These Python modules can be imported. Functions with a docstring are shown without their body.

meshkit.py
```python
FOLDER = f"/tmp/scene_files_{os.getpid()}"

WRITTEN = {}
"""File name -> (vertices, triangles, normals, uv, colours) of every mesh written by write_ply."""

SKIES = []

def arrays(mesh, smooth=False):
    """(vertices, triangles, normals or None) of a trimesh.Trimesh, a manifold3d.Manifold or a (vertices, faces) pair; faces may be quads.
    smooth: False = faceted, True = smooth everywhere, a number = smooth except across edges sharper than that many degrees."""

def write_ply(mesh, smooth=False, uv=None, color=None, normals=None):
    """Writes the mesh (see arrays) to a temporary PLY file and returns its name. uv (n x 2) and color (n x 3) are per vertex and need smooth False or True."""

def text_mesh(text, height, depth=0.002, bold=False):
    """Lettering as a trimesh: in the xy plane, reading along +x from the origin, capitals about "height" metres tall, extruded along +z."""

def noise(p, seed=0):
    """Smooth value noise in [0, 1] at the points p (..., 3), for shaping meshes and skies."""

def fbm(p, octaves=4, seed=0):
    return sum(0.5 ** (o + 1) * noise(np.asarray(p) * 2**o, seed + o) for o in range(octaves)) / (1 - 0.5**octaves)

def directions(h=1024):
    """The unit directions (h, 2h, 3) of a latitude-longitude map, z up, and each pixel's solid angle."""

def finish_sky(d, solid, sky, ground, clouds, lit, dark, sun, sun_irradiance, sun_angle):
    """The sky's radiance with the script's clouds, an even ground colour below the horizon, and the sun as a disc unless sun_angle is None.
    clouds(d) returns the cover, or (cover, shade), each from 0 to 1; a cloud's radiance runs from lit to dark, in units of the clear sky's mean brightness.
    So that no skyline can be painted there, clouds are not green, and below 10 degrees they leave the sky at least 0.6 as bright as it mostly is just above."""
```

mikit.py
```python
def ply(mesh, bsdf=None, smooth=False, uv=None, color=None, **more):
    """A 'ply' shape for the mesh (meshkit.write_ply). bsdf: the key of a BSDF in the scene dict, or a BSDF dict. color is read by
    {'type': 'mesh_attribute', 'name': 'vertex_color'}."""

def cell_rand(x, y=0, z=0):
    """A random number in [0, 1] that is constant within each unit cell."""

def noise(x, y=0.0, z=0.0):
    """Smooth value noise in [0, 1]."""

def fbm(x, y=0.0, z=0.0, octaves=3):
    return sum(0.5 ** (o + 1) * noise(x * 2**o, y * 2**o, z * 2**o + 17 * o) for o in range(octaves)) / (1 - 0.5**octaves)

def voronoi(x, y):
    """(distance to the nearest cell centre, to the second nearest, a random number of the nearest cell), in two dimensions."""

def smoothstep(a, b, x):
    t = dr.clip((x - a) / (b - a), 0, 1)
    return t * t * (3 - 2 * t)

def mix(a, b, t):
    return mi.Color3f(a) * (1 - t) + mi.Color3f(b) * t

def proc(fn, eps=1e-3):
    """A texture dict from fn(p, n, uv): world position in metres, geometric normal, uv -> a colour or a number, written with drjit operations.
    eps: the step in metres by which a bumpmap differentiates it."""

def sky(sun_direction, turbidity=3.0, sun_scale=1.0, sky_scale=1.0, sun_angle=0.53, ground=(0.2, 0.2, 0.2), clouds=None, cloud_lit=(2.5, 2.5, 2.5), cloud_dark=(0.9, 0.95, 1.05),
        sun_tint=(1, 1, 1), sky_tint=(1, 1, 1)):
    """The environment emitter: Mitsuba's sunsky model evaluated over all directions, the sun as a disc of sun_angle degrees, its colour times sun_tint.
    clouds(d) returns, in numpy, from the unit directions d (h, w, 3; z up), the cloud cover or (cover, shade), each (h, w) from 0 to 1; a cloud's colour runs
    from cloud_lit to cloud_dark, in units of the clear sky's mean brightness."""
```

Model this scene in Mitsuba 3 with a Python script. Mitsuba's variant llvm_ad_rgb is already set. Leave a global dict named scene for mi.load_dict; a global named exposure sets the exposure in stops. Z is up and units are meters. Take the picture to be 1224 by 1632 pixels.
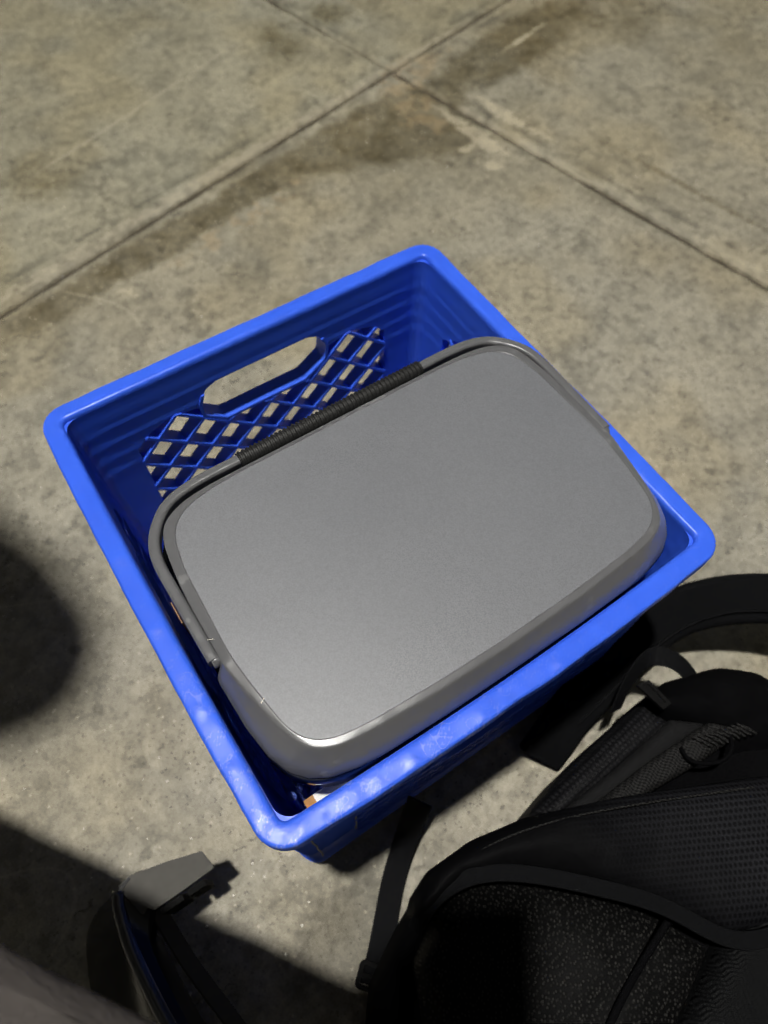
import math
import numpy as np, trimesh, mitsuba as mi, drjit as dr, mikit, meshkit
from manifold3d import Manifold
from scipy.spatial import Delaunay
from scipy.interpolate import CubicSpline
from shapely.geometry import Polygon, LineString, Point, MultiPoint, box
from shapely.ops import unary_union
import shapely

T = mi.ScalarTransform4f
rng = np.random.default_rng(7)
scene, labels = {}, {}

# ------------------------------------------------------------------ camera, light, exposure
CAM = np.array([0.0291, -0.0453, 0.6864])
FWD = np.array([0.28124, 0.39392, -0.87506])
DOWN = np.array([-0.47548, -0.73487, -0.48362])
scene['camera'] = {'type': 'thinlens', 'fov': 55.78, 'fov_axis': 'x', 'near_clip': 0.01, 'far_clip': 100.0,
                   'aperture_radius': 0.0019, 'focus_distance': 0.415,
                   'to_world': T().look_at(origin=CAM.tolist(), target=(CAM + FWD).tolist(), up=(-DOWN).tolist())}
LAMP = np.array([-0.225, 0.19, 3.5])
LAMP_R = 0.062
LAMP_RADIANCE = [3400, 3310, 3120]
scene['sky'] = {'type': 'constant', 'radiance': {'type': 'rgb', 'value': [0.050, 0.050, 0.044]}}
exposure = 0.0

# ------------------------------------------------------------------ helpers
def obj(key, mesh, mat, smooth=False, **kw):
    scene[key] = mikit.ply(mesh, mat, smooth=smooth, **kw)
    return key

def lab(key, label=None, cat=None, group=None, kind=None):
    d = labels.setdefault(key, {})
    for k, v in (('label', label), ('category', cat), ('group', group), ('kind', kind)):
        if v: d[k] = v

def num(base):
    if base not in scene: return base
    i = 1
    while f'{base}_{i:03d}' in scene: i += 1
    return f'{base}_{i:03d}'

def tm(m):
    if isinstance(m, Manifold):
        q = m.to_mesh(); return trimesh.Trimesh(q.vert_properties[:, :3], q.tri_verts, process=False)
    return m

def man(t):
    return Manifold(__import__('manifold3d').Mesh(np.asarray(t.vertices, np.float32), np.asarray(t.faces, np.uint32)))

def cat(ms): return trimesh.util.concatenate([tm(m) for m in ms])

def bx(lo, hi):
    lo, hi = np.array(lo, float), np.array(hi, float)
    m = trimesh.creation.box(hi - lo); m.apply_translation((lo + hi) / 2); return m

def loft(rings, cap0=True, cap1=True):
    """rings: (k, n, 3) closed loops, counter-clockwise seen from +z, going up."""
    rings = np.asarray(rings, float); k, n, _ = rings.shape
    v = rings.reshape(-1, 3); f = []
    i = np.arange(n); j = (i + 1) % n
    for a in range(k - 1):
        f += [np.c_[a * n + i, a * n + j, (a + 1) * n + j], np.c_[a * n + i, (a + 1) * n + j, (a + 1) * n + i]]
    v = list(v)
    if cap0:
        v.append(rings[0].mean(0)); f.append(np.c_[np.full(n, len(v) - 1), j, i])
    if cap1:
        v.append(rings[-1].mean(0)); f.append(np.c_[np.full(n, len(v) - 1), (k - 1) * n + i, (k - 1) * n + j])
    return trimesh.Trimesh(np.array(v), np.vstack(f), process=False)

def ring_closed(rings):
    """a tube-like torus: the profile rings close on themselves."""
    rings = np.asarray(rings, float); k, n, _ = rings.shape
    i = np.arange(n); j = (i + 1) % n; f = []
    for a in range(k):
        b = (a + 1) % k
        f += [np.c_[a * n + i, a * n + j, b * n + j], np.c_[a * n + i, b * n + j, b * n + i]]
    return trimesh.Trimesh(rings.reshape(-1, 3), np.vstack(f), process=False)

def smooth_path(pts, n=60, closed=False):
    p = np.asarray(pts, float)
    if closed: p = np.vstack([p, p[:1]])
    s = np.r_[0, np.cumsum(np.linalg.norm(np.diff(p, axis=0), axis=1))]
    c = CubicSpline(s, p, bc_type='periodic' if closed else 'natural')
    u = np.linspace(0, s[-1], n, endpoint=not closed)
    return c(u)

def sweep(path, prof, up=(0, 0, 1), closed=False, scale=None, ups=None):
    """sweep a closed 2-D profile (m,2: side, up) along a path."""
    p = np.asarray(path, float); n = len(p); prof = np.asarray(prof, float)
    t = (np.roll(p, -1, 0) - np.roll(p, 1, 0)) if closed else np.gradient(p, axis=0)
    t /= np.linalg.norm(t, axis=1, keepdims=True) + 1e-12
    upv = np.broadcast_to(np.asarray(up, float), (n, 3)) if ups is None else np.asarray(ups, float)
    side = np.cross(t, upv); side /= np.linalg.norm(side, axis=1, keepdims=True) + 1e-12
    nu = np.cross(side, t)
    sc = np.ones(n) if scale is None else np.asarray(scale)
    R = p[:, None] + sc[:, None, None] * (prof[None, :, :1] * side[:, None] + prof[None, :, 1:] * nu[:, None])
    m = ring_closed(R) if closed else loft(R)
    if m.volume < 0: m.invert()
    return m

def circ(rx, ry=None, n=14):
    a = np.arange(n) * 2 * math.pi / n
    return np.c_[rx * np.cos(a), (ry or rx) * np.sin(a)]

def rrect(w, h, r, k=3):
    """rounded rectangle profile, centred"""
    out = []
    for cx, cy, a0 in ((w/2-r, h/2-r, 0), (-w/2+r, h/2-r, 90), (-w/2+r, -h/2+r, 180), (w/2-r, -h/2+r, 270)):
        for a in np.radians(np.linspace(a0, a0 + 90, k + 1)): out.append((cx + r*math.cos(a), cy + r*math.sin(a)))
    return np.array(out)

def extrude(poly, depth):
    gs = getattr(poly, 'geoms', [poly])
    return cat([trimesh.creation.extrude_polygon(g, depth, engine='earcut') for g in gs if g.area > 1e-9])

def pillow(poly, zb, ze, h, w, step=0.004, wob=0.0, seed=0, power=0.5, smoothing=0.0, fn=None):
    """an upholstered slab: vertical sides from zb to ze, then a rounded swell of height h reached w metres in from the edge."""
    P = Polygon(poly).buffer(0)
    if smoothing: P = P.buffer(-smoothing).buffer(2 * smoothing).buffer(-smoothing)
    if P.geom_type != 'Polygon': P = max(P.geoms, key=lambda g: g.area)
    L = P.exterior.length; nb = int(L / step)
    B = np.array([P.exterior.interpolate(i * L / nb).coords[0] for i in range(nb)])
    x0, y0, x1, y1 = P.bounds
    gx, gy = np.meshgrid(np.arange(x0, x1, step), np.arange(y0, y1, step * .866)); gx = gx + (np.arange(gx.shape[0]) % 2)[:, None] * step / 2
    G = np.c_[gx.ravel(), gy.ravel()]
    pts = shapely.points(G); ins = shapely.contains(P, pts); dist = shapely.distance(P.exterior, pts)
    G = G[ins & (dist > step * .6)]
    A = np.vstack([B, G])
    d = shapely.distance(P.exterior, shapely.points(A)); d[:nb] = 0
    tri = Delaunay(A).simplices
    cen = A[tri].mean(1); tri = tri[shapely.contains(P, shapely.points(cen))]
    a = A[tri]; s = np.cross(a[:, 1] - a[:, 0], a[:, 2] - a[:, 0]); tri = tri[np.abs(s) > 1e-12]; s = s[np.abs(s) > 1e-12]
    tri[s < 0] = tri[s < 0][:, ::-1]
    u = np.clip(d / w, 0, 1)
    z = ze + h * (1 - (1 - u) ** 2) ** power
    if wob: z = z + wob * (meshkit.fbm(np.c_[A * 28, np.zeros(len(A)) + seed], 3, seed) - .5) * np.clip(d / .006, 0, 1)
    if fn is not None: z = z + fn(A)
    n = len(A)
    V = np.vstack([np.c_[A, z], np.c_[A[:nb], np.full(nb, zb)]])
    e = np.array([(i, (i + 1) % nb) for i in range(nb)])
    ccw = np.cross(np.roll(B, -1, 0) - B, np.roll(B, -2, 0) - np.roll(B, -1, 0)).sum()
    q = []
    sg = 1 if P.exterior.is_ccw else -1
    for i, j in e:
        t2 = [(i, n + i, n + j), (i, n + j, j)]
        q += t2 if sg > 0 else [t[::-1] for t in t2]
    return trimesh.Trimesh(V, np.vstack([tri, q]), process=False)

def bones(chains, edge=0.012, it=8):
    """chains of (point, radius): hulls of spheres, united, refined and smoothed into one continuous surface."""
    tot = Manifold()
    for ch in chains:
        sp = [Manifold.sphere(r, 20).translate([float(c) for c in p]) for p, r in ch]
        for a, b in zip(sp[:-1], sp[1:]): tot = tot + (a + b).hull()
        if len(sp) == 1: tot = tot + sp[0]
    t = tm(tot.refine_to_length(edge)); t.merge_vertices()
    trimesh.smoothing.filter_taubin(t, iterations=it)
    return t

# ------------------------------------------------------------------ materials
P_ = mikit.proc; N_ = mikit.noise; F_ = mikit.fbm; SS = mikit.smoothstep; MX = mikit.mix
def rgb(*c): return {'type': 'rgb', 'value': list(c)}
def pr(color, rough=.5, spec=.5, metal=0.0, **kw):
    return {'type': 'principled', 'base_color': rgb(*color) if isinstance(color, tuple) else color, 'roughness': rough, 'specular': spec, 'metallic': metal, **kw}
def two(b): return {'type': 'twosided', 'b': b}
def bump(b, fn, scale, eps=4e-4):
    return {'type': 'bumpmap', 'arbitrary': P_(fn, eps=eps), 'scale': scale, 'bsdf': b}

JC = np.array([0.715, 0.942]); E1 = np.array([0.9695, 0.2451]); E2 = np.array([-0.2175, 0.9761])   # the joints' crossing and directions
def blob(x, y, cx, cy, a, b, ang):
    c, s = math.cos(ang), math.sin(ang)
    u = ((x - cx) * c + (y - cy) * s) / a; v = (-(x - cx) * s + (y - cy) * c) / b
    return dr.exp(-(u * u + v * v))

def concrete(p, n, uv):
    x, y = p.x, p.y
    big = F_(x * 3.1 + 4, y * 3.1, 1.0, 3)
    mid = F_(x * 13 + 3 * big, y * 13 + 9, 2.0, 4)
    fine = F_(x * 95, y * 95, 3.0, 3)
    hf = F_(x * 300 + 5, y * 300, 14.0, 3)
    s = (x - JC[0]) * E1[0] + (y - JC[1]) * E1[1]; t = (x - JC[0]) * E2[0] + (y - JC[1]) * E2[1]
    far = SS(.25, 1.0, y + .25 * x)
    # cool trowelled paste near, olive and dirtier away from the crate
    lo, hi = MX([.295, .270, .205], [.232, .210, .148], far), MX([.435, .402, .318], [.402, .366, .270], far)
    br = F_(x * 24 + 2 * mid, y * 24, 53.0, 4)
    c = lo + (hi - lo) * SS(.24, .76, .18 * big + .24 * mid + .16 * br + .22 * fine + .20 * hf) * 1.0
    c = c * (1 - .20 * SS(.50, .68, br)) ; c = MX(c, c * mi.Color3f(1.035, 1.0, .925), SS(.45, .65, F_(x * 7 + 11, y * 7, 54.0, 3)))
    c = c * (1 - .16 * SS(.48, .64, F_(x * 150, y * 150, 55.0, 3)))
    c = MX(c, c * mi.Color3f(.985, 1.0, 1.03), SS(.42, .62, F_(x * 6 + 31, y * 6, 6.0, 3)))
    c = c * MX([1, 1, 1], [.95, .97, .96], SS(0.0, 0.02, t))
    # damp, dirty stains hugging the joints: ragged, freckled edges
    ragged = .10 + .75 * F_(x * 14, y * 14 + 40, 7.0, 4) + .55 * F_(x * 60, y * 60, 44.0, 3) + .35 * F_(x * 210, y * 210, 45.0, 2)
    st = .9 * blob(x, y, .62, .82, .15, .06, .24) + .8 * blob(x, y, .68, .76, .08, .09, .2) + .8 * blob(x, y, .42, .815, .20, .028, .24) + .75 * blob(x, y, .14, .755, .24, .035, .22) \
        + .9 * blob(x, y, .88, .885, .13, .05, .2) + .7 * blob(x, y, 1.02, .93, .16, .05, .2) + .55 * blob(x, y, .13, 1.0, .07, .10, .3) + .50 * blob(x, y, .61, 1.12, .05, .10, -.2) + .6 * blob(x, y, .72, 1.14, .06, .05, -.6) \
        + .6 * blob(x, y, .92, .47, .012, .22, .22) + .45 * blob(x, y, 1.15, .85, .20, .12, .2) + .3 * blob(x, y, .70, .57, .10, .04, .5) + .35 * blob(x, y, .40, 1.05, .2, .08, .3)
    k = SS(.26, .66, st * ragged) * (.55 + .75 * F_(x * 52, y * 52, 49.0, 3))
    c = MX(c, c * mi.Color3f(.50, .465, .38), k)
    # rusty ochre freckles beside the stain
    oc = SS(.30, .62, (blob(x, y, .70, .86, .11, .045, 1.3) + .8 * blob(x, y, .35, .755, .16, .025, .24) + .7 * blob(x, y, .78, .93, .07, .03, .2)) * (.1 + 1.0 * F_(x * 36, y * 36, 11.0, 3) + .7 * F_(x * 130, y * 130, 46.0, 2)))
    c = MX(c, mi.Color3f(.37, .275, .155), .42 * oc * SS(.38, .62, F_(x * 70, y * 70, 48.0, 3)))
    # pale lime bloom and rings by the right-hand joint
    ef = SS(.40, .7, (blob(x, y, .73, .74, .02, .12, .1) + blob(x, y, .705, .662, .018, .014, 0) + blob(x, y, .692, .714, .018, .012, 0) + .9 * blob(x, y, .80, .74, .02, .12, .2) + blob(x, y, .96, .905, .07, .008, .25) + .8 * blob(x, y, .147, .709, .03, .02, 0)) * (.1 + .9 * F_(x * 50, y * 50, 12.0, 3) + .6 * F_(x * 170, y * 170, 47.0, 2)))
    c = MX(c, mi.Color3f(.56, .50, .36), .6 * ef)
    # pits, sand grains and dirt freckles at three sizes
    d1, d2, r1 = mikit.voronoi(x * 190 + 2 * mid, y * 190)
    c = c * (1 - .45 * SS(.30, .12, d1) * SS(.62, .9, r1) * (.4 + .6 * SS(.35, .6, mid)))
    e1, e2, q1 = mikit.voronoi(x * 62 + 3 * fine, y * 62)
    c = c * (1 - .48 * SS(.24, .06, e1 + .22 * fine - .08) * SS(.80, .97, q1))
    g1, g2, h1 = mikit.voronoi(x * 120, y * 120 + 3)
    c = MX(c, mi.Color3f(.62, .56, .44), .55 * SS(.20, .08, g1) * SS(.84, .96, h1))
    b1, b2, w1 = mikit.voronoi(x * 15 + .8 * mid, y * 15)
    c = c * (1 - .30 * SS(.16, .10, b1 + .10 * fine) * SS(.88, .93, w1))
    # worn, paler shoulders along both joints; dirt gathered just outside them
    dj = dr.minimum(dr.abs(t - .003), dr.abs(s) + .003)
    lipn = F_(x * 60, y * 60, 17.0, 3)
    c = MX(c, mi.Color3f(.52, .47, .35), .34 * SS(.0115, .0065, dj) * SS(.34, .60, lipn))
    c = c * (1 - .40 * SS(.040, .014, dj) * SS(.014, .018, dj) * SS(.42, .66, F_(x * 34, y * 34, 18.0, 3)))
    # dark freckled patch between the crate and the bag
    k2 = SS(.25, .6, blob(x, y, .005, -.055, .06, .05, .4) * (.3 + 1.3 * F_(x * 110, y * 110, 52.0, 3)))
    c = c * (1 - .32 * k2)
    c = c * (1 - .22 * SS(.54, .70, F_(x * 75 + 8, y * 75, 21.0, 3)) * SS(.35, .6, F_(x * 9, y * 9, 22.0, 2)))
    # hairline scratches and one long scrape across the far slab
    sc = SS(.007, .0, dr.abs(N_(x * 3 + 50, y * 9, 30.0) - .5)) * SS(.5, .75, N_(x * 7, y * 7, 31.0))
    sl = SS(.0035, .001, dr.abs((x - .127) * .342 - (y - .993) * .9397 + .004 * (mid - .5))) * SS(.10, .2, x) * SS(.62, .45, x) * SS(.35, .6, lipn + .15)
    c = MX(c, mi.Color3f(.52, .47, .36), .40 * sc + .4 * sl)
    return mi.Color3f(c * (.84 + .30 * N_(x * 1100, y * 1100, 5.0)))

def concrete_h(p, n, uv):
    return F_(p.x * 300, p.y * 300, 3.0, 3) + .5 * F_(p.x * 60, p.y * 60, 9.0, 2)
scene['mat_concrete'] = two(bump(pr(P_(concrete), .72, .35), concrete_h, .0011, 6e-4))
scene['mat_joint'] = two(pr(P_(lambda p, n, uv: MX([.035, .030, .022], [.12, .10, .07], F_(p.x * 120, p.y * 120, 1.0, 3))), .95, .1))

def blue(p, n, uv):
    f = F_(p.x * 25, p.y * 25, p.z * 25, 3)
    c = MX([.034, .112, .74], [.042, .132, .80], f)
    # scuffs: pale scratched plastic, thickest at the near corner of the rim
    top = SS(.272, .279, p.z)
    near = dr.exp(-(dr.square(p.x / .13) + dr.square(p.y / .09)))
    a = F_(p.x * 330, p.y * 330, 2.0, 3); b = F_(p.x * 90 + 7, p.y * 210, 4.0, 2)
    a = F_(p.x * 620, p.y * 620, 2.0, 3) * .6 + .4 * F_((p.x + p.y) * 260, (p.x - p.y) * 1400, 2.0, 2)
    w = SS(.52, .70, a) * SS(.40, .62, b) * (.05 + .75 * near) * top
    ln = SS(.022, .0, dr.abs(N_(p.x * 150, p.y * 210 + 4, 9.0) - .5)) * SS(.5, .7, F_(p.x * 40, p.y * 40, 8.0, 2)) * (near + .12) * top
    return MX(c, mi.Color3f(.42, .48, .80), dr.clip(.42 * w + .45 * ln, 0, .7))
def blue_r(p, n, uv):
    near = dr.exp(-(dr.square(p.x / .16) + dr.square(p.y / .12)))
    return mi.Color3f(.25 + .12 * SS(.276, .268, p.z) + .08 * F_(p.x * 60, p.y * 60, p.z * 60, 2) + .22 * near * F_(p.x * 260, p.y * 260, 3.0, 2))
def blue_h(p, n, uv):
    near = dr.exp(-(dr.square(p.x / .15) + dr.square(p.y / .11))) * SS(.27, .279, p.z)
    return .15 * F_(p.x * 55, p.y * 55, p.z * 55, 2) + near * (.06 * F_(p.x * 260, p.y * 260, 6.0, 3) + .05 * N_(p.x * 900, p.y * 900, 7.0))
scene['mat_blue'] = two(bump(pr(P_(blue), P_(blue_r), .36), blue_h, .0009, 5e-4))
scene['mat_blue_scuff'] = two(pr((.20, .22, .30), .6, .4))

def lid_h(p, n, uv):
    d1, d2, r = mikit.voronoi(p.x * 850, p.y * 850)
    return d1 + .8 * N_(p.x * 1500, p.y * 1500, 3.0)
def lid_c(p, n, uv):
    m = F_(p.x * 14, p.y * 14, 2.0, 3)
    gr_ = N_(p.x * 1500, p.y * 1500, 1.0) - .5 + .3 * (N_(p.x * 700 + 7, p.y * 700, 2.0) - .5)
    sc = SS(.006, .0, dr.abs(N_(p.x * 40 + 3, p.y * 12, 1.0) - .5)) * SS(.72, .85, N_(p.x * 22, p.y * 22, 5.0))
    return MX([.122, .127, .140], [.138, .143, .156], m) * (1 + .18 * sc + .20 * gr_)
scene['mat_lid_grain'] = two(bump(pr(P_(lid_c), .46, .72), lid_h, .00004, 2e-4))
def lid_s(p, n, uv):
    e = SS(.58, .75, F_(p.x * 130, p.y * 130, p.z * 130, 3)) * SS(.45, .7, F_(p.x * 22, p.y * 22, 3.0, 2))
    return MX([.112, .113, .118], [.34, .34, .34], .32 * e)
scene['mat_lid_smooth'] = two(bump(pr(P_(lid_s), P_(lambda p, n, uv: mi.Color3f(.22 + .12 * F_(p.x * 90, p.y * 90, 1.0, 2))), .5), lambda p, n, uv: F_(p.x * 120, p.y * 120, p.z * 120, 2), .0004, 4e-4))
scene['mat_rubber'] = two(pr((.017, .0172, .017), .5, .35))
scene['mat_body'] = two(pr((.006, .008, .016), .12, .6, clearcoat=.5, clearcoat_gloss=.9))
scene['mat_paper'] = two(pr(P_(lambda p, n, uv: MX([.74, .73, .70], [.80, .79, .77], F_(p.x * 40, p.y * 40, 1.0, 2))), .6, .3))
scene['mat_orange'] = two(pr((.40, .19, .06), .6, .3))
scene['mat_cardboard'] = two(pr(P_(lambda p, n, uv: MX([.20, .12, .07], [.27, .16, .09], F_(p.x * 60, p.y * 60, p.z * 60, 3))), .8, .2))

def dark(c, r=.75, s=.25): return pr(c, r, s, sheen=.05, sheen_tint=.2)
def rot(p, a):
    c, s = math.cos(a), math.sin(a); return p.x * c + p.y * s, -p.x * s + p.y * c
def knit(freq, a, z=1.0):
    def fn(p, n, uv):
        u, v = rot(p, a); u = u * freq; v = v * freq * .8
        row = dr.floor(v); uu = u + .5 * (row - 2 * dr.floor(row / 2))
        du = uu - dr.floor(uu) - .5; dv = v - dr.floor(v) - .5
        return SS(.52, .12, dr.sqrt(du * du + dv * dv)) + .15 * N_(p.x * 900, p.y * 900, 1.0)
    return fn
def knit_c(fn, lo, hi):
    return P_(lambda p, n, uv: MX(lo, hi, dr.clip(fn(p, n, uv), 0, 1) * (.45 + 1.1 * F_(p.x * 300, p.y * 300, 4.0, 2))))
def twill(freq, a):
    def fn(p, n, uv):
        u, v = rot(p, a)
        w = u * freq + .35 * dr.sin(v * freq * 1.3)
        return .5 + .5 * dr.sin(w * 6.28) + .3 * dr.sin(v * freq * 5.0)
    return fn
def nub(freq, a):
    def fn(p, n, uv):
        u, v = rot(p, a)
        d1, d2, r = mikit.voronoi(u * freq + .5 * N_(p.x * 60, p.y * 60, 1.0), v * freq * .85)
        return SS(.42, .12, d1) * (.25 + .75 * r)
    return fn
k_air, k_pad, k_dot = nub(370, -.72), knit(270, .1), knit(300, -.5)
tw_tape, tw_web, tw_rib, tw_strap = twill(700, .85), twill(420, .45), twill(420, 1.2), twill(600, 1.0)
scene['mat_air_mesh'] = two(bump({**pr(knit_c(k_air, [.0030, .0030, .0030], [.0230, .0225, .0210]), .6, .06)}, k_air, .0006, 4e-4))
scene['mat_pad_mesh'] = two(bump(pr(knit_c(k_pad, [.004, .004, .0045], [.013, .013, .0145]), .6, .10), k_pad, .0007, 4e-4))
scene['mat_dot_mesh'] = two(bump(pr(P_(lambda p, n, uv: MX([.0022, .0022, .0026], MX([.013, .0133, .0155], [.0035, .0035, .0042], dr.clip(k_dot(p, n, uv), 0, 1)), SS(.17, .27, p.x + .25 * (p.y + .15)))), .7, .06), lambda p, n, uv: k_dot(p, n, uv) * SS(.20, .28, p.x), .0004, 4e-4))
scene['mat_tape'] = two(bump(pr((.011, .011, .0115), .7, .10), tw_tape, .0004, 2.5e-4))
scene['mat_web'] = two(bump(pr(P_(lambda p, n, uv: MX([.004, .004, .004], [.024, .0236, .0232], dr.clip(tw_web(p, n, uv), 0, 1))), .6, .15), tw_web, .0007, 3e-4))
scene['mat_rib'] = two(bump(pr((.006, .0063, .0067), .7, .08), tw_rib, .0006, 3e-4))
scene['mat_strap'] = two(bump(pr((.0060, .0062, .0070), .65, .06), tw_strap, .0003, 2.5e-4))
scene['mat_cloth'] = two(bump(dark((.0022, .0022, .0026), .8, .04), lambda p, n, uv: F_(p.x * 420, p.y * 420, p.z * 420, 2), .0006, 3e-4))
scene['mat_felt'] = two(bump(dark((.0048, .0050, .0056), .8, .04), lambda p, n, uv: F_(p.x * 700, p.y * 700, p.z * 700, 2), .0007, 3e-4))
scene['mat_buckle'] = two(pr((.006, .006, .006), .35, .3))
scene['mat_bracket'] = two(bump(pr(P_(lambda p, n, uv: MX([.066, .064, .057], [.094, .090, .081], F_(p.x * 160, p.y * 160, p.z * 160, 3))), .62, .12), lambda p, n, uv: F_(p.x * 200, p.y * 200, p.z * 200, 2), .0003, 4e-4))
scene['mat_bracket_gloss'] = two(pr((.005, .005, .006), .16, .6))
scene['mat_bracket_edge'] = two(bump(pr((.028, .030, .036), .20, 1.0, clearcoat=1.0, clearcoat_gloss=.9), lambda p, n, uv: F_(p.x * 240, p.y * 240, p.z * 240, 2), .0003, 4e-4))
scene['mat_black_matte'] = two(pr((.006, .006, .006), .7, .05))
scene['mat_skin'] = two(pr((.42, .24, .16), .5, .4))
scene['mat_trousers'] = two(bump(pr((.105, .094, .088), .9, .08), lambda p, n, uv: F_(p.x * 500, p.y * 500, p.z * 500, 2), .0005, 4e-4))
scene['mat_shirt'] = two(pr((.05, .05, .055), .9, .2))
scene['mat_hair'] = two(pr((.02, .015, .012), .6, .3))
scene['mat_phone'] = two(pr((.012, .012, .013), .3, .5))
scene['mat_shade'] = two(pr((.25, .26, .26), .4, .5, .6))
scene['mat_grit'] = two(pr((.80, .76, .68), .5, .5))

# ------------------------------------------------------------------ the setting: concrete slabs parted by sawn joints
def axis(far):
    return np.r_[[.0028, .0034, .0044, .0060, .0080, .011, .015, .020], np.arange(.026, 1.35, .009), np.array([1.5, 1.8, 2.4, 3.5, 5, 7, 9, far])]
AX = axis(12.0)
def slab(sx, sy):
    u, v = np.meshgrid(AX, AX, indexing='ij')
    def dz(d): return np.interp(d, [.0028, .0034, .0044, .0060, .0080, .011], [-.0100, -.0062, -.0036, -.0020, -.0009, 0])
    z = np.minimum(dz(u), dz(v))
    s, t = sx * u, sy * v
    w = JC + s[..., None] * E1 + t[..., None] * E2
    P3 = np.concatenate([w, np.zeros_like(w[..., :1])], -1)
    n1 = meshkit.fbm(P3 * 38 + 5, 4, 3) - .5; n2 = meshkit.fbm(P3 * 38 + 55, 4, 8) - .5
    s = s + sx * (.0085 * n1 - .0004) * np.exp(-u / .012); t = t + sy * (.0085 * n2 - .0004) * np.exp(-v / .012)
    # chipped, slightly raised lips along the joints
    m = np.minimum(u, v)
    z = z + (.0030 * (meshkit.fbm(P3 * 60, 4, 11) - .50)) * np.exp(-((m - .012) / .012) ** 2)
    z = z + (.0012 * (meshkit.fbm(P3 * 4, 3, 2) - .5)) * np.clip((1.6 - np.hypot(u, v)) / .4, 0, 1)
    w = JC + s[..., None] * E1 + t[..., None] * E2
    V = np.concatenate([w, z[..., None]], -1).reshape(-1, 3)
    n = len(AX); i, j = np.meshgrid(np.arange(n - 1), np.arange(n - 1), indexing='ij'); a = (i * n + j).ravel()
    q = np.c_[a, a + n, a + n + 1, a + 1]
    if sx * sy < 0: q = q[:, ::-1]
    return trimesh.Trimesh(V, np.vstack([q[:, [0, 1, 2]], q[:, [0, 2, 3]]]), process=False)
fl = trimesh.Trimesh([(-16, -16, -.006), (16, -16, -.006), (16, 16, -.006), (-16, 16, -.006)], [(0, 1, 2), (0, 2, 3)], process=False)
obj('concrete_floor', fl, 'mat_joint'); lab('concrete_floor', 'stained grey concrete floor with two crossing joints under the blue crate', kind='structure')
for sx in (-1, 1):
    for sy in (-1, 1): obj(num('concrete_floor__slab'), slab(sx, sy), 'mat_concrete', smooth=True)

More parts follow.
